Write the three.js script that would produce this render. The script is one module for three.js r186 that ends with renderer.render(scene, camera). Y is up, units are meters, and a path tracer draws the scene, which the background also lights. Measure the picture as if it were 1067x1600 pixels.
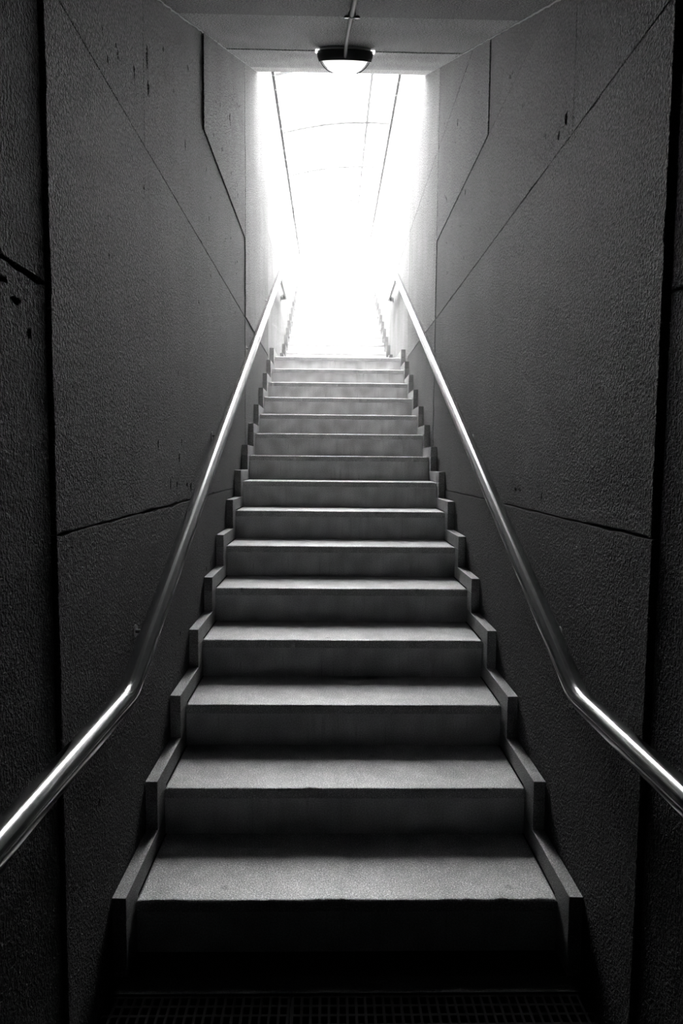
import * as THREE from 'three';
import { mergeGeometries } from 'three/addons/utils/BufferGeometryUtils.js';
import { RoundedBoxGeometry } from 'three/addons/geometries/RoundedBoxGeometry.js';

// ------------------------------------------------------------------ camera, sky, exposure
const scene = new THREE.Scene();
const FOCAL = 1000;                                   // focal length in pixels of the 1067 x 1600 frame
const camera = new THREE.PerspectiveCamera(2 * Math.atan(800 / FOCAL) * 180 / Math.PI, 1067 / 1600, 0.05, 200);
camera.position.set(-0.0599, 1.3962, 1.7212);
camera.rotation.set(-0.0770, -0.0181, 0.0094, 'YXZ');

const renderer = new THREE.WebGLRenderer({ antialias: true });
renderer.toneMapping = THREE.LinearToneMapping;
renderer.toneMappingExposure = 56;
renderer.shadowMap.enabled = true;

{ // overcast sky: three times as bright at the zenith as at the horizon
  const w = 64, h = 32, d = new Float32Array(w * h * 4);
  for (let y = 0; y < h; y++) for (let x = 0; x < w; x++) {
    const up = Math.max(0, Math.sin(((y + 0.5) / h - 0.5) * Math.PI)), v = (1 + 2 * up) / 3;
    d.set([v, v, v, 1], (y * w + x) * 4);
  }
  const sky = new THREE.DataTexture(d, w, h, THREE.RGBAFormat, THREE.FloatType);
  sky.mapping = THREE.EquirectangularReflectionMapping; sky.colorSpace = THREE.LinearSRGBColorSpace;
  sky.magFilter = sky.minFilter = THREE.LinearFilter; sky.needsUpdate = true;
  scene.background = sky;
}

// ------------------------------------------------------------------ helpers
let seed = 20240611;
const rnd = () => { seed = (seed + 0x6d2b79f5) | 0; let t = Math.imul(seed ^ (seed >>> 15), 1 | seed); t = (t + Math.imul(t ^ (t >>> 7), 61 | t)) ^ t; return ((t ^ (t >>> 14)) >>> 0) / 4294967296; };
const rr = (a, b) => a + (b - a) * rnd();
const clamp = (x, a = 0, b = 1) => Math.min(b, Math.max(a, x));
const sst = (a, b, x) => { const t = clamp((x - a) / (b - a)); return t * t * (3 - 2 * t); };

const taken = {};
const numbered = (n) => { const k = taken[n] = (taken[n] ?? -1) + 1; return k ? `${n}_${String(k).padStart(3, '0')}` : n; };
function thing(name, label, category, pos = [0, 0, 0], group) {
  const o = new THREE.Group(); o.name = numbered(name); o.position.set(...pos);
  o.userData = { label, category }; if (group) o.userData.group = group;
  scene.add(o); return o;
}
function struct(name, label) { const o = new THREE.Group(); o.name = name; o.userData = { kind: 'structure', label }; scene.add(o); return o; }
function part(name, geo, mat, parent, label) {
  const m = new THREE.Mesh(geo, mat);
  parent.userData.n ??= {}; const k = parent.userData.n[name] = (parent.userData.n[name] ?? -1) + 1;
  m.name = k ? `${name}_${String(k).padStart(3, '0')}` : name;
  m.castShadow = m.receiveShadow = true; if (label) m.userData.label = label;
  parent.add(m); return m;
}
// texture coordinates in metres from position, by the dominant side of each face
function metres(g, ox = 0, oy = 0) {
  if (g.index) g = g.toNonIndexed();
  g.computeBoundingBox();
  const p = g.attributes.position, n = p.count, uv = new Float32Array(n * 2);
  const a = new THREE.Vector3(), b = new THREE.Vector3(), c = new THREE.Vector3();
  for (let i = 0; i < n; i += 3) {
    a.fromBufferAttribute(p, i); b.fromBufferAttribute(p, i + 1).sub(a); c.fromBufferAttribute(p, i + 2).sub(a); b.cross(c);
    const ax = Math.abs(b.x), ay = Math.abs(b.y), az = Math.abs(b.z);
    for (let k = i; k < i + 3; k++) {
      const x = p.getX(k), y = p.getY(k), z = p.getZ(k);
      const q = ax > ay && ax > az ? [z, y] : ay > az ? [x, z] : [x, y];
      uv[k * 2] = q[0] + ox; uv[k * 2 + 1] = q[1] + oy;
    }
  }
  g.setAttribute('uv', new THREE.BufferAttribute(uv, 2)); return g;
}
function box(x0, x1, y0, y1, z0, z1, r = 0.002) {
  const w = x1 - x0, h = y1 - y0, d = z1 - z0;
  const g = r > 0 ? new RoundedBoxGeometry(w, h, d, 1, Math.min(r, w / 3, h / 3, d / 3)) : new THREE.BoxGeometry(w, h, d);
  g.translate((x0 + x1) / 2, (y0 + y1) / 2, (z0 + z1) / 2); return metres(g);
}
const shift = (g, ox, oy) => { const u = g.attributes.uv; for (let i = 0; i < u.count; i++) u.setXY(i, u.getX(i) + ox, u.getY(i) + oy); return g; };

// ------------------------------------------------------------------ procedural textures
function perlin(size, cx, cy, s) {           // tileable gradient noise, roughly -1..1
  const g = new Float32Array(cx * cy * 2), old = seed; seed = s;
  for (let i = 0; i < cx * cy; i++) { const a = rnd() * Math.PI * 2; g[i * 2] = Math.cos(a); g[i * 2 + 1] = Math.sin(a); }
  seed = old;
  const out = new Float32Array(size * size), f = (t) => t * t * t * (t * (t * 6 - 15) + 10);
  for (let y = 0; y < size; y++) {
    const v = y / size * cy, y0 = Math.floor(v), ty = v - y0, y1 = (y0 + 1) % cy, fy = f(ty);
    for (let x = 0; x < size; x++) {
      const u = x / size * cx, x0 = Math.floor(u), tx = u - x0, x1 = (x0 + 1) % cx, fx = f(tx);
      const d = (ix, iy, dx, dy) => { const k = (iy * cx + ix) * 2; return g[k] * dx + g[k + 1] * dy; };
      const a = d(x0, y0, tx, ty), b = d(x1, y0, tx - 1, ty), c = d(x0, y1, tx, ty - 1), e = d(x1, y1, tx - 1, ty - 1);
      out[y * size + x] = ((a + (b - a) * fx) * (1 - fy) + (c + (e - c) * fx) * fy) * 1.5;
    }
  }
  return out;
}
function grayTexture(size, fn, metresWide, srgb, metresHigh = metresWide) {
  const d = new Uint8Array(size * size * 4);
  for (let i = 0; i < size * size; i++) { const v = Math.round(clamp(fn(i, i % size, Math.floor(i / size))) * 255); d[i * 4] = d[i * 4 + 1] = d[i * 4 + 2] = v; d[i * 4 + 3] = 255; }
  const t = new THREE.DataTexture(d, size, size); t.wrapS = t.wrapT = THREE.RepeatWrapping;
  t.magFilter = t.minFilter = THREE.LinearFilter; t.colorSpace = srgb ? THREE.SRGBColorSpace : THREE.NoColorSpace;
  t.repeat.set(1 / metresWide, 1 / metresHigh); t.needsUpdate = true; return t;
}
const S = 1024;
// rough sprayed render: blobs of about a centimetre, a little taller than wide
const sA = perlin(S, 104, 78, 11), sB = perlin(S, 200, 160, 12), sC = perlin(S, 22, 16, 13), sD = perlin(S, 330, 300, 14);
const stuccoBump = grayTexture(S, (i) => 0.15 + 0.55 * sst(-0.3, 0.5, sA[i] + 0.7 * sB[i]) + 0.18 * sD[i] + 0.16 * sC[i], 0.72, false);
// stains and uneven dark paint, seen over several metres
const wA = perlin(S, 5, 4, 21), wB = perlin(S, 14, 10, 22), wC = perlin(S, 60, 9, 23), wD = perlin(S, 220, 180, 24);
const wE = perlin(2048, 620, 430, 25), wF = perlin(2048, 330, 260, 26);
const wallTone = grayTexture(2048, (i, x, y) => { const j = (y >> 1) * S + (x >> 1); return 0.76 + 0.09 * wA[j] + 0.07 * wB[j] + 0.05 * wC[j] + 0.66 * wE[i] + 0.26 * wF[i]; }, 3.1, true);
// ground terrazzo: pale chips and dark grains in grey cement
const tA = perlin(S, 180, 180, 31), tB = perlin(S, 300, 300, 32), tC = perlin(S, 7, 7, 33), tD = perlin(S, 18, 18, 34), tE = perlin(S, 420, 420, 35);
const terrazzoTone = grayTexture(S, (i) => 0.74 + 0.05 * tC[i] + 0.06 * tD[i] + 0.26 * sst(0.2, 0.6, tA[i]) - 0.42 * sst(0.2, 0.55, tB[i]) + 0.16 * tE[i] - 0.22 * sst(0.7, 0.95, tD[i] + 0.35 * tA[i]), 0.83, true);
const terrazzoRough = grayTexture(S, (i) => 0.47 - 0.30 * sst(0.3, 0.6, tA[i]) + 0.12 * tD[i], 0.83, false);
const terrazzoBump = grayTexture(S, (i) => 0.5 + 0.3 * tA[i] + 0.3 * tE[i] - 0.35 * sst(0.4, 0.7, tB[i]), 0.83, false);
// risers: finer cement with drips and grime
const dA = perlin(S, 40, 6, 41), dB = perlin(S, 12, 12, 42), dC = perlin(S, 260, 260, 43), dD = perlin(S, 90, 5, 44);
const riserTone = grayTexture(S, (i) => 0.79 + 0.10 * dB[i] + 0.025 * dA[i] + 0.14 * dC[i] - 0.08 * sst(0.5, 0.9, dD[i] + 0.3 * dB[i]), 1.1, true);
const fineBump = grayTexture(S, (i) => 0.5 + 0.25 * dC[i] + 0.2 * tE[i] + 0.1 * tA[i], 0.7, false);

const gray = (v) => new THREE.Color().setRGB(v, v, v);
const std = (o) => new THREE.MeshStandardMaterial(o);
const render = (name, v, bump) => std({ name, color: gray(v), map: wallTone, bumpMap: stuccoBump, bumpScale: bump, roughness: 0.84 });
const M = {
  wallNearShaded: render('rough render, shade painted in', 0.021, 0.009),  // near end darkened in colour, imitating daylight running out
  wallMidLit: render('rough render, some daylight painted in', 0.155, 0.008),  // colour lifted partway, standing in for light nearer the opening
  wallLowLit: render('low render, some daylight painted in', 0.12, 0.008),  // colour raised to carry the brightening up the stairs
  wallThirdLit: render('rough render, faint daylight painted in', 0.078, 0.009),  // a touch paler than the base wall, imitating light further up
  wallFarLit: render('grey render, daylight painted in', 0.27, 0.007),  // paler colour stands in for the glow just inside the opening
  wallOpenLit: render('grey render, full daylight painted in', 0.34, 0.006),  // palest wall tone, whiteout of the open stretch painted into it
  wall: std({ name: 'rough render, some daylight painted in', color: gray(0.066), map: wallTone, bumpMap: stuccoBump, bumpScale: 0.009, roughness: 0.82 }),
  wallSmoothShaded: std({ name: 'finer render, shade painted in', color: gray(0.037), map: wallTone, bumpMap: stuccoBump, bumpScale: 0.006, roughness: 0.85 }),  // finer surface; colour also darkened where daylight thins out
  backing: std({ name: 'raw concrete', color: gray(0.06), roughness: 0.95 }),
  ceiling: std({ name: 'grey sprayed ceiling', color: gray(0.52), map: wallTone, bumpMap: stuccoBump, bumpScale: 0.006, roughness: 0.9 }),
  ceilingShaded: std({ name: 'sprayed ceiling, shade painted in', color: gray(0.14), map: wallTone, bumpMap: stuccoBump, bumpScale: 0.006, roughness: 0.9 }),  // lowest panel, shade painted into the colour
  ceilingLit: std({ name: 'sprayed ceiling, daylight painted in', color: gray(0.8), map: wallTone, bumpMap: stuccoBump, bumpScale: 0.006, roughness: 0.9 }),  // top panel, brightness of the opening painted into the colour
  ceilingHalfShaded: std({ name: 'sprayed ceiling, some shade painted in', color: gray(0.33), map: wallTone, bumpMap: stuccoBump, bumpScale: 0.006, roughness: 0.9 }),  // second panel, carries part of the painted shade
  tread: std({ name: 'worn terrazzo', color: gray(0.85), map: terrazzoTone, roughnessMap: terrazzoRough, roughness: 1, bumpMap: terrazzoBump, bumpScale: 0.0009 }),
  riser: std({ name: 'cement riser', color: gray(1), map: riserTone, bumpMap: fineBump, bumpScale: 0.0006, roughness: 0.85 }),
  skirtingDull: new THREE.MeshPhysicalMaterial({ name: 'dull grey skirting', color: gray(0.34), map: terrazzoTone, roughness: 0.9, specularIntensity: 0.2 }),
  skirting: std({ name: 'terrazzo skirting', color: gray(0.52), map: terrazzoTone, bumpMap: fineBump, bumpScale: 0.0004, roughness: 0.55 }),
  steel: std({ name: 'stainless steel', color: gray(0.42), metalness: 1, roughness: 0.17 }),
  steelDull: std({ name: 'dull steel', color: gray(0.22), metalness: 1, roughness: 0.45 }),
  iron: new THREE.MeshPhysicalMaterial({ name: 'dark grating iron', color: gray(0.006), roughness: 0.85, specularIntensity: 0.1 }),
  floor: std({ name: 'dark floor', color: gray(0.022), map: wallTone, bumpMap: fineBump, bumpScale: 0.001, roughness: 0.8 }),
  conduit: std({ name: 'grey conduit', color: gray(0.03), roughness: 0.8 }),
  black: std({ name: 'black plastic', color: gray(0.025), roughness: 0.5 }),
  whitePlastic: std({ name: 'white plastic', color: gray(0.8), roughness: 0.5 }),
  diffuser: std({ name: 'opal diffuser', color: gray(0.8), roughness: 0.35, emissive: gray(1), emissiveIntensity: 0.028 }),
  frame: new THREE.MeshPhysicalMaterial({ name: 'grey painted frame', color: gray(0.33), roughness: 1, specularIntensity: 0 }),
  flashing: new THREE.MeshPhysicalMaterial({ name: 'grey flashing', color: gray(0.2), roughness: 1, specularIntensity: 0 }),
  glass: new THREE.MeshPhysicalMaterial({ name: 'canopy glass', color: gray(0.97), transmission: 1, thickness: 0, roughness: 0.03, ior: 1.45 }),
  bead: std({ name: 'pale sealant', color: gray(0.34), bumpMap: stuccoBump, bumpScale: 0.004, roughness: 0.8 }),
};

// ------------------------------------------------------------------ measures of the place
const R = 0.16, T = 0.32, HALF = 0.5985, WALL = 0.638, BACK = 0.660;
const SL = R / T;
const N1 = 15, N2 = 11, ZL = -(N1 - 1) * T, YL = N1 * R, Z2 = -5.72;      // lower flight, upper flight, landing
const YT = YL + N2 * R, ZT = Z2 - (N2 - 1) * T;                            // ground level at the top
const CEIL = (z) => z > 0.5 ? 2.40 : 2.65 - SL * z;
const ZC = -3.37, EAVE_L = 5.06, EAVE_R = 5.43, ZEND = -10.6, ZBACK = 3.2;

// ------------------------------------------------------------------ walls
// the outline of a wall in (z, y): under the stairs along the bottom, ceiling and wall top along the top
const outline = (eave, solid) => [
  [ZBACK, -0.05], ...(solid ? [[ZEND, -0.05]] : [[0.1, -0.05], [ZL + 0.1, YL - 0.22], [Z2 + 0.2, YL - 0.22], [ZT, YT - 0.22], [ZEND, YT - 0.22]]),
  [ZEND, eave], [ZC, eave], [ZC, CEIL(ZC)], [0.5, 2.40], [ZBACK, 2.40]];
function clipRect(poly, z0, z1, y0, y1) {       // the part of a polygon inside a rectangle
  const cut = (p, inside, at) => {
    const out = [];
    for (let i = 0; i < p.length; i++) {
      const a = p[i], b = p[(i + 1) % p.length], ia = inside(a), ib = inside(b);
      if (ia) out.push(a);
      if (ia !== ib) out.push(at(a, b));
    }
    return out;
  };
  const atZ = (v) => (a, b) => [v, a[1] + (b[1] - a[1]) * (v - a[0]) / (b[0] - a[0])];
  const atY = (v) => (a, b) => [a[0] + (b[0] - a[0]) * (v - a[1]) / (b[1] - a[1]), v];
  poly = cut(poly, (p) => p[0] >= z0, atZ(z0)); poly = cut(poly, (p) => p[0] <= z1, atZ(z1));
  poly = cut(poly, (p) => p[1] >= y0, atY(y0)); poly = cut(poly, (p) => p[1] <= y1, atY(y1));
  return poly.filter((p, i) => { const q = poly[(i + 1) % poly.length]; return Math.hypot(p[0] - q[0], p[1] - q[1]) > 1e-4; });
}
// a line of the outline with small unevenness, and broken bites along the edge named by chip(z, y)
function ragged(poly, chip) {
  const out = [];
  for (let i = 0; i < poly.length; i++) {
    const a = poly[i], b = poly[(i + 1) % poly.length], L = Math.hypot(b[0] - a[0], b[1] - a[1]);
    const nx = -(b[1] - a[1]) / L, ny = (b[0] - a[0]) / L;                 // left of the way = inside for a counter-clockwise outline
    const n = Math.max(1, Math.round(L / 0.03));
    let bite = 0;
    for (let k = 0; k < n; k++) {
      const t = k / n, z = a[0] + (b[0] - a[0]) * t, y = a[1] + (b[1] - a[1]) * t, c = chip(z, y, Math.abs(ny) > 0.9);
      bite = bite * 0.5 + (rnd() < c ? rr(0.3, 1) : 0) * 0.0055;
      const d = k === 0 ? 0 : rr(0, 0.0016) + bite;
      out.push([z + nx * d, y + ny * d]);
    }
  }
  return out;
}
const area = (p) => p.reduce((s, a, i) => { const b = p[(i + 1) % p.length]; return s + a[0] * b[1] - b[0] * a[1]; }, 0) / 2;
function pit(z, y, w, h) {                      // outline of a small spalled hole
  const n = 9, p = [];
  for (let i = 0; i < n; i++) { const a = i / n * Math.PI * 2, k = rr(0.55, 1.1); p.push([z + Math.cos(a) * w * k, y + Math.sin(a) * h * k]); }
  return p;
}
function wallPanel(side, z0, z1, y0, y1, opt, wall, eave) {
  const g = opt.joint ?? 0.0009;
  let p = clipRect(outline(eave), z0 + g, z1 - g, y0 + g, y1 - g);
  if (p.length < 3) return;
  if (area(p) < 0) p.reverse();
  p = ragged(p, opt.chip ?? (() => 0));
  const proud = opt.proud ?? 0, sx = side < 0 ? 1 : -1;                     // on the left wall the panel's own x is world z
  const sh = new THREE.Shape(p.map(([z, y]) => new THREE.Vector2(sx * z, y)));
  for (const [z, y, w, h] of opt.pits ?? []) {
    if (z > ZC && y + h > CEIL(z - w) - 0.06 || z > ZC && y + h > CEIL(z + w) - 0.06 || y - h < 0.16 - SL * z) continue;
    if (z - w < z0 + 0.02 || z + w > z1 - 0.02 || y - h < y0 + 0.02 || y + h > y1 - 0.02) continue;
    sh.holes.push(new THREE.Path(pit(z, y, w, h).map(([a, b]) => new THREE.Vector2(sx * a, b))));
  }
  const depth = BACK - WALL + proud;
  const geo = new THREE.ExtrudeGeometry(sh, { depth: depth - 0.004, bevelEnabled: true, bevelThickness: 0.002, bevelSize: opt.bevel ?? 0.0013, bevelOffset: -(opt.bevel ?? 0.0013), bevelSegments: 1, steps: 1 });
  shift(geo, rr(0, 3), rr(0, 3));
  const m = part('wall_panel', geo, opt.mat ?? M.wall, wall);
  // the extrusion's own z runs outwards, into the wall
  m.rotation.y = side < 0 ? -Math.PI / 2 : Math.PI / 2;
  m.position.set(side * (WALL - proud + 0.002), 0, 0);
}
function buildWall(side) {
  const eave = side < 0 ? EAVE_L : EAVE_R;
  const wall = struct(side < 0 ? 'wall_left' : 'wall_right', side < 0 ? 'dark rough concrete wall left of the stairs' : 'dark rough concrete wall right of the stairs');
  const sx = side < 0 ? 1 : -1;
  const back = new THREE.ExtrudeGeometry(new THREE.Shape(outline(eave, true).map(([z, y]) => new THREE.Vector2(sx * z, y))), { depth: 0.3, bevelEnabled: false });
  const bm = part('wall_core', back, M.backing, wall);
  bm.rotation.y = side < 0 ? -Math.PI / 2 : Math.PI / 2; bm.position.x = side * BACK;
  const H = [-0.2, 1.237, 2.36, 2.87, 3.46, 4.5, 7];
  const scatter = (n, z0, z1, y0, y1, s = 1) => Array.from({ length: n }, () => [rr(z0, z1), rr(y0, y1), rr(0.003, 0.008) * s, rr(0.006, 0.016) * s]);
  const L = side < 0, chipLow = (z, y, flat) => flat && Math.abs(y - 1.237) < 0.03 ? 0.3 : 0.02;
  const chip2 = (z, y, flat) => flat && Math.abs(y - 2.36) < 0.03 ? 0.07 : 0.02;
  const P = (...a) => wallPanel(side, a[0], a[1], a[2], a[3], a[4] ?? {}, wall, eave);
  // nearer than the wide joint
  P(0.372, 2.0, -0.2, 1.755, { mat: M.wallNearShaded, proud: -0.006, joint: 0.003, chip: (z, y, f) => f && y > 1.7 ? 0.25 : 0.03, pits: L ? [[0.5, 1.69, 0.022, 0.009], [0.45, 1.64, 0.012, 0.010], [0.55, 1.715, 0.02, 0.006]] : [] });
  P(0.372, 2.0, 1.755, 7, { mat: M.wallNearShaded, proud: -0.006, joint: 0.003, chip: () => 0.02 });
  P(2.0, ZBACK, -0.2, 7, { mat: M.wallNearShaded, joint: 0.004 });
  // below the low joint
  P(-1.055, L ? 0.3685 : 0.360, H[0], H[1], { proud: 0.002, mat: M.wallSmoothShaded, joint: 0.001, chip: (z, y, f) => f && y > 1.2 ? 0.15 : 0.01, pits: scatter(5, -0.9, 0.2, 0.4, 1.1, 0.8) });
  P(-2.65, -1.055, H[0], H[1], { proud: 0.001, mat: M.wallSmoothShaded, pits: scatter(5, -1.8, -1.15, 0.75, 1.15) });
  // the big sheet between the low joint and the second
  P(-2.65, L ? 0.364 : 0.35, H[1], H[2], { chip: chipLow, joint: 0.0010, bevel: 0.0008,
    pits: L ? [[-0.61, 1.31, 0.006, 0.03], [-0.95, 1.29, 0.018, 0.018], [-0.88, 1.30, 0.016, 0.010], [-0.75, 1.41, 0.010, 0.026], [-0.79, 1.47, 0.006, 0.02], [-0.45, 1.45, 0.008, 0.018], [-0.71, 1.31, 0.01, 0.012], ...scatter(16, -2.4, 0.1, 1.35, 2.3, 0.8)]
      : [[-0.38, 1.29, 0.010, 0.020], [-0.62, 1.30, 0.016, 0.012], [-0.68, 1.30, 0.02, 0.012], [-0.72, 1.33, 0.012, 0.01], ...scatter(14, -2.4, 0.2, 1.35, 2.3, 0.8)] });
  P(-4.2, -2.65, 1.0, H[2], { mat: M.wallLowLit, proud: 0.002, pits: scatter(6, -3.3, -2.7, 1.95, 2.3) });
  P(-5.5, -4.2, 1.8, H[2], { mat: M.wallFarLit });
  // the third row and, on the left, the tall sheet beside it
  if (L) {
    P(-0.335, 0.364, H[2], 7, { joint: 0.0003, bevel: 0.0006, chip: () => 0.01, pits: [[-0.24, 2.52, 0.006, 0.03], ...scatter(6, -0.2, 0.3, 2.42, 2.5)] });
    P(-2.65, -0.335, H[2], H[3], { mat: M.wallThirdLit, joint: 0.0006, bevel: 0.001, chip: chip2, pits: [[-0.375, 2.64, 0.010, 0.045], [-0.385, 2.56, 0.014, 0.03], [-0.9, 2.63, 0.008, 0.025], ...scatter(10, -2.4, -0.5, 2.42, 2.8)] });
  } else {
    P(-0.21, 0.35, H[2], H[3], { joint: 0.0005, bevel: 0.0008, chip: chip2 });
    P(-2.65, -0.21, H[2], H[3], { mat: M.wallThirdLit, joint: 0.0007, bevel: 0.001, chip: chip2, pits: [[-0.27, 2.43, 0.016, 0.03], [-0.33, 2.41, 0.012, 0.018], [-1.75, 2.82, 0.012, 0.02], ...scatter(14, -2.4, -0.3, 2.42, 2.8)] });
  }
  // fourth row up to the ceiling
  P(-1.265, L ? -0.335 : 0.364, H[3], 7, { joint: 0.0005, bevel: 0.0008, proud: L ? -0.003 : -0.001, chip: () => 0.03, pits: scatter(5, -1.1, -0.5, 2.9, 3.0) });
  P(-2.65, -1.265, H[3], H[4], { mat: M.wallMidLit, proud: L ? 0.005 : 0.002, chip: () => 0.03, pits: [[-2.0, 3.3, 0.012, 0.03], [-2.3, 3.0, 0.008, 0.02], ...scatter(10, -2.5, -1.4, 2.95, 3.3)] });
  P(-2.65, -1.265, H[4], 7, { mat: M.wallMidLit, proud: 0.002, chip: () => 0.05, pits: scatter(4, -2.5, -2.0, 3.5, 3.65) });
  P(-4.2, -2.65, H[2], H[4], { mat: M.wallFarLit, proud: L ? 0.006 : 0.003, chip: () => 0.015, pits: scatter(12, -4, -2.8, 2.5, 3.4) });
  P(-4.2, -2.65, H[4], H[5], { mat: M.wallFarLit, proud: 0.003, chip: () => 0.02 });
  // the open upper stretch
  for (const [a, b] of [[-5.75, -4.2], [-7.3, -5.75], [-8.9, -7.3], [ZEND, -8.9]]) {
    P(a, b, H[2], H[4], { mat: M.wallOpenLit }); P(a, b, H[4], H[5], { mat: M.wallOpenLit });
  }
  for (const [a, b] of [[-4.8, ZC], [-6.3, -4.8], [-7.8, -6.3], [-9.3, -7.8], [ZEND, -9.3]]) P(a, b, H[5], 7, { mat: M.wallOpenLit });
}
buildWall(-1); buildWall(1);

// ------------------------------------------------------------------ ceiling
{
  const c = struct('ceiling', 'grey sprayed concrete ceiling sloping up with the stairs');
  // slope coordinate s from the bottom break (z = 0.5) upwards
  const cos = 1 / Math.hypot(1, SL), Ls = (0.5 - ZC) / cos, at = (z) => (0.5 - z) / cos;
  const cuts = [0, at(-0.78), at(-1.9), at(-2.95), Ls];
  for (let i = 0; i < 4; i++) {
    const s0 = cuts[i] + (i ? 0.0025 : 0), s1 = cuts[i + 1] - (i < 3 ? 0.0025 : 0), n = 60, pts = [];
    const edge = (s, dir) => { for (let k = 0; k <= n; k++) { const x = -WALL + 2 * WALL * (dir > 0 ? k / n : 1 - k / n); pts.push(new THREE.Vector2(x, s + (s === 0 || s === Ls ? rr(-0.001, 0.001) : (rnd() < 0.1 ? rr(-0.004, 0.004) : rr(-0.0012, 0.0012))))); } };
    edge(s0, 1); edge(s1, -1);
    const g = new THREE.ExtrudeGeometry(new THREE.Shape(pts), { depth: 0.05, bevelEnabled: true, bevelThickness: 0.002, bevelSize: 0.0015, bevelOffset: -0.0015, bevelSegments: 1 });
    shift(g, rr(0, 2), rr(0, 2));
    const m = part('ceiling_panel', g, [M.ceilingShaded, M.ceilingHalfShaded, M.ceiling, M.ceilingLit][i], c);  // panel colours step paler up the slope, imitating daylight
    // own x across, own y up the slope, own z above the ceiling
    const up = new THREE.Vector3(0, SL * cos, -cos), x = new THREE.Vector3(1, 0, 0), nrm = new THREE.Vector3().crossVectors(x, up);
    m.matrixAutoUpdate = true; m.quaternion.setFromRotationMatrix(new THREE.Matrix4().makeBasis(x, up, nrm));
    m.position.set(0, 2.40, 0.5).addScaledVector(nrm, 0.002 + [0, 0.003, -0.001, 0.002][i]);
  }
  const sl = new THREE.ExtrudeGeometry(new THREE.Shape([[0.5, 2.45], [-ZC + 0.02, CEIL(ZC) + 0.05], [-ZC + 0.02, CEIL(ZC) + 0.45], [-ZBACK - 0.3, 2.75], [-ZBACK - 0.3, 2.45]].map(([z, y], i) => new THREE.Vector2(i === 0 ? -0.5 : z, y))), { depth: 1.9, bevelEnabled: false });
  const m = part('ceiling_slab', sl, M.backing, c); m.rotation.y = Math.PI / 2; m.position.x = -0.95;
  part('ceiling_flat', box(-WALL - 0.02, WALL + 0.02, 2.40, 2.46, 0.5, ZBACK), M.wallNearShaded, c);
}
{ // wall over the end of the ceiling, up to the canopy
  const o = struct('wall_above', 'concrete wall standing on the end of the ceiling');
  part('wall_core', box(-BACK - 0.3, BACK + 0.9, CEIL(ZC) + 0.02, 5.34, ZC + 0.01, ZC + 0.25, 0), M.ceiling, o);
}
{ // wall behind the viewer
  const o = struct('wall_back', 'dark wall closing the passage at the foot of the stairs');
  part('wall_core', box(-0.95, 0.95, -0.3, 2.7, ZBACK, ZBACK + 0.25, 0), M.wallNearShaded, o);
}
// pale bead along the joint of wall and ceiling
for (const s of [-1, 1]) {
  const o = struct(`trim_${s < 0 ? 1 : 2}`, s < 0 ? 'pale uneven bead along the left edge of the ceiling' : 'pale uneven bead along the right edge of the ceiling');
  const pts = [];
  for (let i = 0; i <= 130; i++) { const z = 0.4 + (ZC + 0.01 - 0.4) * i / 130; pts.push(new THREE.Vector3(s * (WALL - 0.001 + rr(-0.002, 0.001)), CEIL(z) - 0.001 + rr(-0.002, 0.002), z)); }
  part('bead', metres(new THREE.TubeGeometry(new THREE.CatmullRomCurve3(pts), 390, 0.0032, 6)), M.bead, o);
}

// ------------------------------------------------------------------ floor, landing, top
{
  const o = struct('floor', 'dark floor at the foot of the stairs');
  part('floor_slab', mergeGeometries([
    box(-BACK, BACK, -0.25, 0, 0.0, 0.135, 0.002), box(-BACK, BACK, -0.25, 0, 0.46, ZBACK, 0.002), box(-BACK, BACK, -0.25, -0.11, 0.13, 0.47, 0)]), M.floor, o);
  part('foundation', mergeGeometries([box(-0.95, 0.95, -0.4, -0.2, ZEND - 0.2, ZBACK + 0.2, 0), box(-0.95, 0.95, -0.4, YT - 0.1, ZEND - 0.2, ZEND, 0)]), M.backing, o);
  const l = struct('landing', 'pale landing between the two flights of stairs');
  part('landing_slab', box(-HALF, HALF, YL - 0.2, YL - 0.002, Z2 - 0.05, ZL - T - 0.002, 0.002), M.tread, l);
  const t = struct('ground', 'pale ground at the top of the stairs');
  part('ground_slab', box(-BACK, BACK, YT - 0.25, YT - 0.002, ZEND, ZT - T - 0.002, 0.002), M.tread, t);
}

// ------------------------------------------------------------------ stairs
function treadGeometry(depth, chips) {
  const pts = [], n = 70, w = HALF - 0.001;
  let bite = 0;
  for (let i = 0; i <= n; i++) {
    const x = -w + 2 * w * i / n; bite = bite * 0.35 + (rnd() < chips ? rr(0.002, 0.006) : 0);
    pts.push(new THREE.Vector2(x, rr(0, 0.0007) + (i > 1 && i < n - 1 ? bite : 0)));
  }
  pts.push(new THREE.Vector2(w, depth), new THREE.Vector2(-w, depth));
  const g = new THREE.ExtrudeGeometry(new THREE.Shape(pts), { depth: 0.020, bevelEnabled: true, bevelThickness: 0.008, bevelSize: 0.008, bevelOffset: -0.008, bevelSegments: 3 });
  g.rotateX(-Math.PI / 2); g.translate(0, -0.028, 0);            // own y back into the stairs, top face at 0
  const p = g.attributes.position;                                // round the upper edge only
  for (let i = 0; i < p.count; i++) if (p.getY(i) < -0.0279) p.setY(i, -0.0338 + (p.getY(i) + 0.028) * 0.1);
  return shift(metres(g), rr(0, 4), rr(0, 4));
}
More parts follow.
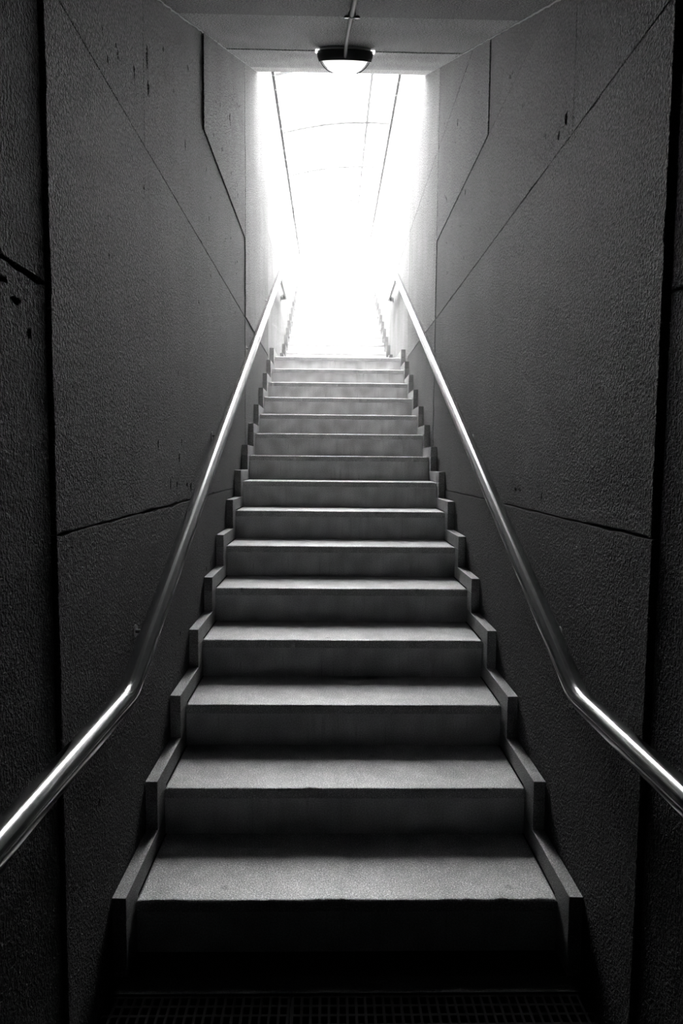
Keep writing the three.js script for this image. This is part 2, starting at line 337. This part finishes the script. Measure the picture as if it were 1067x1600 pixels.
function flight(root, count, topDepth, skirting) {
  // root stands at the foot; the first riser rises at z = 0
  const chips = [0.16, 0.05, 0.04, 0.03, 0.12, 0.03, 0.04, 0.03, 0.03, 0.02, 0.02, 0.02, 0.03, 0.02, 0.02];
  for (let k = 0; k < count; k++) {
    const y = (k + 1) * R, z = -k * T, last = k === count - 1;
    const t = part('tread', treadGeometry(last ? T : T + 0.02, chips[k] ?? 0.02), M.tread, root); t.position.set(0, y, z);
    const r = part('riser', shift(box(-HALF, HALF, 0, R - 0.035, -0.04, -0.009, 0.001), rr(0, 3), rr(0, 0.3)), M.riser, root); r.position.set(0, y - R, z);
    for (const s of [-1, 1]) {
      const len = last ? topDepth : T, x0 = s < 0 ? -WALL + 0.0005 : HALF, x1 = s < 0 ? -HALF : WALL - 0.0005;
      const up = part('skirting_board', shift(box(x0, x1, k ? 0.0656 : 0, R - 0.0006, -0.03, 0.08, 0.0018), rr(0, 3), rr(0, 3)), skirting, root); up.position.set(0, y - R, z);
      const on = part('skirting_board', shift(box(x0, x1, 0.0006, 0.065, 0.08 - len - (last ? 0 : 0.11), 0.0798, 0.0018), rr(0, 3), rr(0, 3)), skirting, root); on.position.set(0, y, z);
    }
  }
  const pts = [[0, -0.05]];
  for (let k = 0; k < count; k++) pts.push([k * T + 0.03, k * R], [k * T + 0.03, (k + 1) * R - 0.034]);
  pts.push([count * T, count * R - 0.034], [count * T, count * R - 0.3], [0.6, -0.05]);
  const core = new THREE.ExtrudeGeometry(new THREE.Shape(pts.map(([a, b]) => new THREE.Vector2(a, b))), { depth: 2 * WALL - 0.016, bevelEnabled: false });
  const c = part('stair_core', core, M.backing, root); c.rotation.y = Math.PI / 2; c.position.x = -WALL + 0.008;
}
{
  const lower = thing('staircase', 'lower flight of fifteen worn grey terrazzo steps climbing from the dark floor', 'stairs');
  flight(lower, N1, ZL - Z2, M.skirting);
  const upper = thing('staircase', 'upper flight of white sunlit steps beyond the landing, under the canopy', 'stairs', [0, YL, Z2]);
  flight(upper, N2, T, M.skirtingDull);
}

// ------------------------------------------------------------------ handrails
function handrail(s, X, label) {
  const o = thing('handrail', label, 'handrail', [s * X, 0, 0]);
  const zb = 0.142, yb = 0.804, zt = -4.75, yt = yb + SL * (zb - zt), ze = -5.62, rad = 0.028, gap = WALL - X;
  const V = (y, z, x = 0) => new THREE.Vector3(x * s, y, z), path = new THREE.CurvePath();
  const dl = new THREE.Vector3(0, SL, -1).normalize();
  const a0 = V(yb, zb + 0.045), a1 = V(yb, zb).addScaledVector(dl, 0.045), b0 = V(yt, zt).addScaledVector(dl, -0.045), b1 = V(yt, zt - 0.045);
  path.add(new THREE.QuadraticBezierCurve3(V(yb, 1.25, gap + 0.01), V(yb, 1.19, 0), V(yb, 1.13)));
  path.add(new THREE.LineCurve3(V(yb, 1.13), a0));
  path.add(new THREE.QuadraticBezierCurve3(a0, V(yb, zb), a1));
  path.add(new THREE.LineCurve3(a1, b0));
  path.add(new THREE.QuadraticBezierCurve3(b0, V(yt, zt), b1));
  path.add(new THREE.LineCurve3(b1, V(yt, ze)));
  path.add(new THREE.QuadraticBezierCurve3(V(yt, ze), V(yt, ze - 0.06), V(yt, ze - 0.06, gap + 0.01)));
  const g = new THREE.TubeGeometry(path, 700, rad, 28, false), uv = g.attributes.uv;
  for (let i = 0; i < uv.count; i++) uv.setXY(i, uv.getX(i) * 7, uv.getY(i));
  part('rail', g, M.steel, o);
  const disc = (r, h) => { const c = new THREE.LatheGeometry([[0, 0], [r, 0], [r, h * 0.6], [r - h * 0.4, h], [0, h]].map((p) => new THREE.Vector2(...p)), 28); c.rotateZ(s * Math.PI / 2); return c; };
  for (const [y, z] of [[yb, 1.25], [yt, ze - 0.06]]) { const f = part('flange', disc(0.042, 0.007), M.steelDull, o); f.position.set(s * gap, y, z); }
  for (const z of [0.75, -0.16, -1.42, -2.7, -3.95]) {
    const y = (z > zb ? yb : yb + SL * (zb - z));
    const c = new THREE.CatmullRomCurve3([V(y - rad + 0.002, z), V(y - rad - 0.018, z, 0.002), V(y - rad - 0.034, z, gap * 0.3), V(y - rad - 0.036, z, gap + 0.004)]);
    const br = part('bracket', new THREE.TubeGeometry(c, 20, 0.006, 10), M.steelDull, o);
    const pl = part('wall_plate', disc(0.02, 0.004), M.steelDull, br); pl.position.set(s * gap, y - rad - 0.036, z);
  }
}
handrail(-1, 0.567, 'left steel tube handrail with bends at both ends, fixed to the left wall');
handrail(1, 0.578, 'right steel tube handrail with bends at both ends, fixed to the right wall');

// ------------------------------------------------------------------ bulkhead lamp and conduit on the ceiling
const cosC = 1 / Math.hypot(1, SL), upC = new THREE.Vector3(0, SL * cosC, -cosC), downC = new THREE.Vector3(0, -cosC, -SL * cosC);
const onCeil = (x, z, d = 0) => new THREE.Vector3(x, CEIL(z), z).addScaledVector(downC, d);
{
  const o = thing('ceiling_lamp', 'round bulkhead lamp with dark visor and glowing white diffuser under the ceiling end', 'lamp');
  o.position.copy(onCeil(0, -1.8));
  // own y points away from the ceiling, own z down the slope to the viewer
  o.quaternion.setFromRotationMatrix(new THREE.Matrix4().makeBasis(new THREE.Vector3(-1, 0, 0), downC, upC.clone().negate()));
  const lathe = (p, n = 56, a = 0, b = Math.PI * 2) => new THREE.LatheGeometry(p.map((q) => new THREE.Vector2(...q)), n, a, b);
  part('base', lathe([[0, -0.002], [0.136, -0.002], [0.138, 0.004], [0.138, 0.016], [0.132, 0.02], [0, 0.02]]), M.whitePlastic, o);
  const dome = [];
  for (let i = 0; i <= 16; i++) { const a = i / 16 * Math.PI / 2; dome.push([0.126 * Math.cos(a), 0.018 + 0.092 * Math.sin(a)]); }
  part('diffuser', lathe([[0.126, 0.012], ...dome]), M.diffuser, o, 'glowing white domed diffuser');
  // visor: a collar with a lower lip, over the side that faces down the stairs
  const a0 = -Math.PI * 0.60, aw = Math.PI * 1.2;
  part('visor', lathe([[0.129, 0.010], [0.1465, 0.010], [0.1475, 0.015], [0.1450, 0.034], [0.1370, 0.056], [0.1335, 0.056], [0.141, 0.034], [0.129, 0.013], [0.129, 0.010]], 60, a0, aw), M.black, o, 'dark visor over the front of the lamp');
  for (const s of [-1, 1]) {
    const c = part('clip', new RoundedBoxGeometry(0.026, 0.015, 0.05, 2, 0.003), M.diffuser, o, 'pale translucent clip'); c.position.set(s * 0.143, 0.0105, 0.01);
    const arc = []; for (let i = 0; i <= 14; i++) { const a = i / 14 * 1.25; arc.push(new THREE.Vector3(s * 0.137 * Math.cos(a), 0.02 + 0.096 * Math.sin(a), 0)); }
    part('guard', new THREE.TubeGeometry(new THREE.CatmullRomCurve3(arc), 24, 0.0022, 8), M.conduit, o);
  }
  const light = new THREE.PointLight(0xffffff, 0.001); light.position.set(0, 0.05, 0); light.castShadow = true; light.shadow.radius = 3; o.add(light);

  const c = thing('conduit', 'thin grey conduit running along the ceiling to the lamp', 'pipe');
  const pts = [onCeil(0.012, 0.6, 0.012), onCeil(0.006, -0.2, 0.012), onCeil(0.001, -0.9, 0.012), onCeil(0, -1.45, 0.013), onCeil(0, -1.62, 0.03), onCeil(0, -1.672, 0.04)];
  pts[0].y = 2.388;
  part('pipe', new THREE.TubeGeometry(new THREE.CatmullRomCurve3(pts), 90, 0.0085, 14), M.conduit, c);
  for (const z of [0.1, -0.63]) {
    const b = part('saddle', new THREE.TorusGeometry(0.0105, 0.003, 8, 20), M.steelDull, c);
    b.position.copy(onCeil(0.003, z, 0.012)); b.quaternion.setFromUnitVectors(new THREE.Vector3(0, 0, 1), upC);
    for (const s of [-1, 1]) {
      const e = part('saddle_foot', new THREE.LatheGeometry([[0, 0], [0.009, 0], [0.009, 0.004], [0.006, 0.008], [0, 0.009]].map((p) => new THREE.Vector2(...p)), 14), M.black, b);
      e.position.set(s * 0.019, 0.011, 0); e.rotation.x = Math.PI;
    }
  }
}

// ------------------------------------------------------------------ drain gratings in the floor
function grating(x0, x1, label) {
  const z0 = 0.142, z1 = 0.45, o = thing('drain_grating', label, 'grating', [(x0 + x1) / 2, 0, (z0 + z1) / 2]);
  const w = x1 - x0, d = z1 - z0, long = Math.round(w / 0.0235);
  for (let i = 0; i <= long; i++) { const b = part('bar', barL, M.iron, o); b.position.set(-w / 2 + w * i / long, -0.017, 0); }
  const cross = Math.round(d / 0.028);
  const barC = box(-w / 2, w / 2, -0.012, 0.012, -0.004, 0.004, 0.0015);
  for (let i = 0; i <= cross; i++) { const b = part('bar', barC, M.iron, o); b.position.set(0, -0.0155, -d / 2 + d * i / cross); }
}
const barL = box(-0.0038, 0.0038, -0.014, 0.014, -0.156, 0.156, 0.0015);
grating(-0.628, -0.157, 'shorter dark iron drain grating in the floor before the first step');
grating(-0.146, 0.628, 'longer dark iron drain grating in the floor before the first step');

// ------------------------------------------------------------------ canopy over the open stretch
{
  const o = thing('canopy', 'low curved glass canopy on slender ribs over the upper flight', 'canopy');
  const cx = 0.35, top = 5.49, RR = 3.72, y = (x) => top - RR + Math.sqrt(RR * RR - (x - cx) ** 2), xl = -0.70, xr = 1.40;
  const arc = (dy, n = 28, a = xl, b = xr) => Array.from({ length: n + 1 }, (_, i) => { const x = a + (b - a) * i / n; return [x, y(x) + dy]; });
  const rib = (z) => { const p = [...arc(0), ...arc(0.05).reverse()]; const g = new THREE.ExtrudeGeometry(new THREE.Shape(p.map((q) => new THREE.Vector2(...q))), { depth: 0.055, bevelEnabled: false }); g.translate(0, 0, z - 0.0275); return g; };
  const zs = [-4.02, -5.18, -6.34, -7.5, -8.65, -9.8], ends = [ZC - 0.02, ...zs, -10.55];
  for (const z of zs) part('rib', rib(z), M.frame, o);
  part('ridge_purlin', box(cx - 0.015, cx + 0.015, top - 0.002, top + 0.02, -10.6, ZC - 0.01, 0.002), M.frame, o);
  part('eave_beam', box(xl - 0.06, xl + 0.022, 5.25, 5.40, -10.6, ZC - 0.01, 0.004), M.frame, o);
  part('eave_beam', box(xr - 0.02, xr + 0.06, 5.25, 5.40, -10.6, ZC - 0.01, 0.004), M.frame, o);
  for (let i = 0; i + 1 < ends.length; i++) for (const [a, b] of [[xl + 0.02, cx - 0.02], [cx + 0.02, xr - 0.02]]) {
    const za = ends[i] - 0.03, zb = ends[i + 1] + 0.03;
    const g = new THREE.PlaneGeometry(1, 1, 14, 1), q = g.attributes.position;
    for (let k = 0; k < q.count; k++) { const x = a + (b - a) * (q.getX(k) + 0.5); q.setXYZ(k, x, y(x) + 0.025, za + (zb - za) * (0.5 - q.getY(k))); }
    g.computeVertexNormals(); part('pane', g, M.glass, o);
  }
}
for (const s of [-1, 1]) { // metal flashing in lengths along the top edge of each wall
  const o = struct(`trim_${s < 0 ? 3 : 4}`, s < 0 ? 'grey flashing along the top of the left wall' : 'grey flashing along the top of the right wall'), y = s < 0 ? EAVE_L : EAVE_R;
  for (let z = ZC - 0.05; z > ZEND; z -= 0.24) part('flashing', box(s < 0 ? -WALL - 0.03 : WALL - 0.024, s < 0 ? -WALL + 0.024 : WALL + 0.03, y - 0.036, y + 0.004, z - 0.225, z, 0.002), M.flashing, o);
}
{ // low kerbs that carry the canopy, and the ground beside the right wall
  const k = struct('kerb', 'concrete kerbs under the canopy edges');
  part('kerb_left', box(-0.96, -0.69, EAVE_L, 5.25, -10.6, ZC, 0), M.ceiling, k);
  part('kerb_right', box(0.94, 1.5, 5.0, 5.25, -10.6, ZC + 0.2, 0), M.ceiling, k);
}

for (const c of scene.children) c.traverse((o) => { delete o.userData.n; });
scene.updateMatrixWorld(true);
renderer.render(scene, camera);
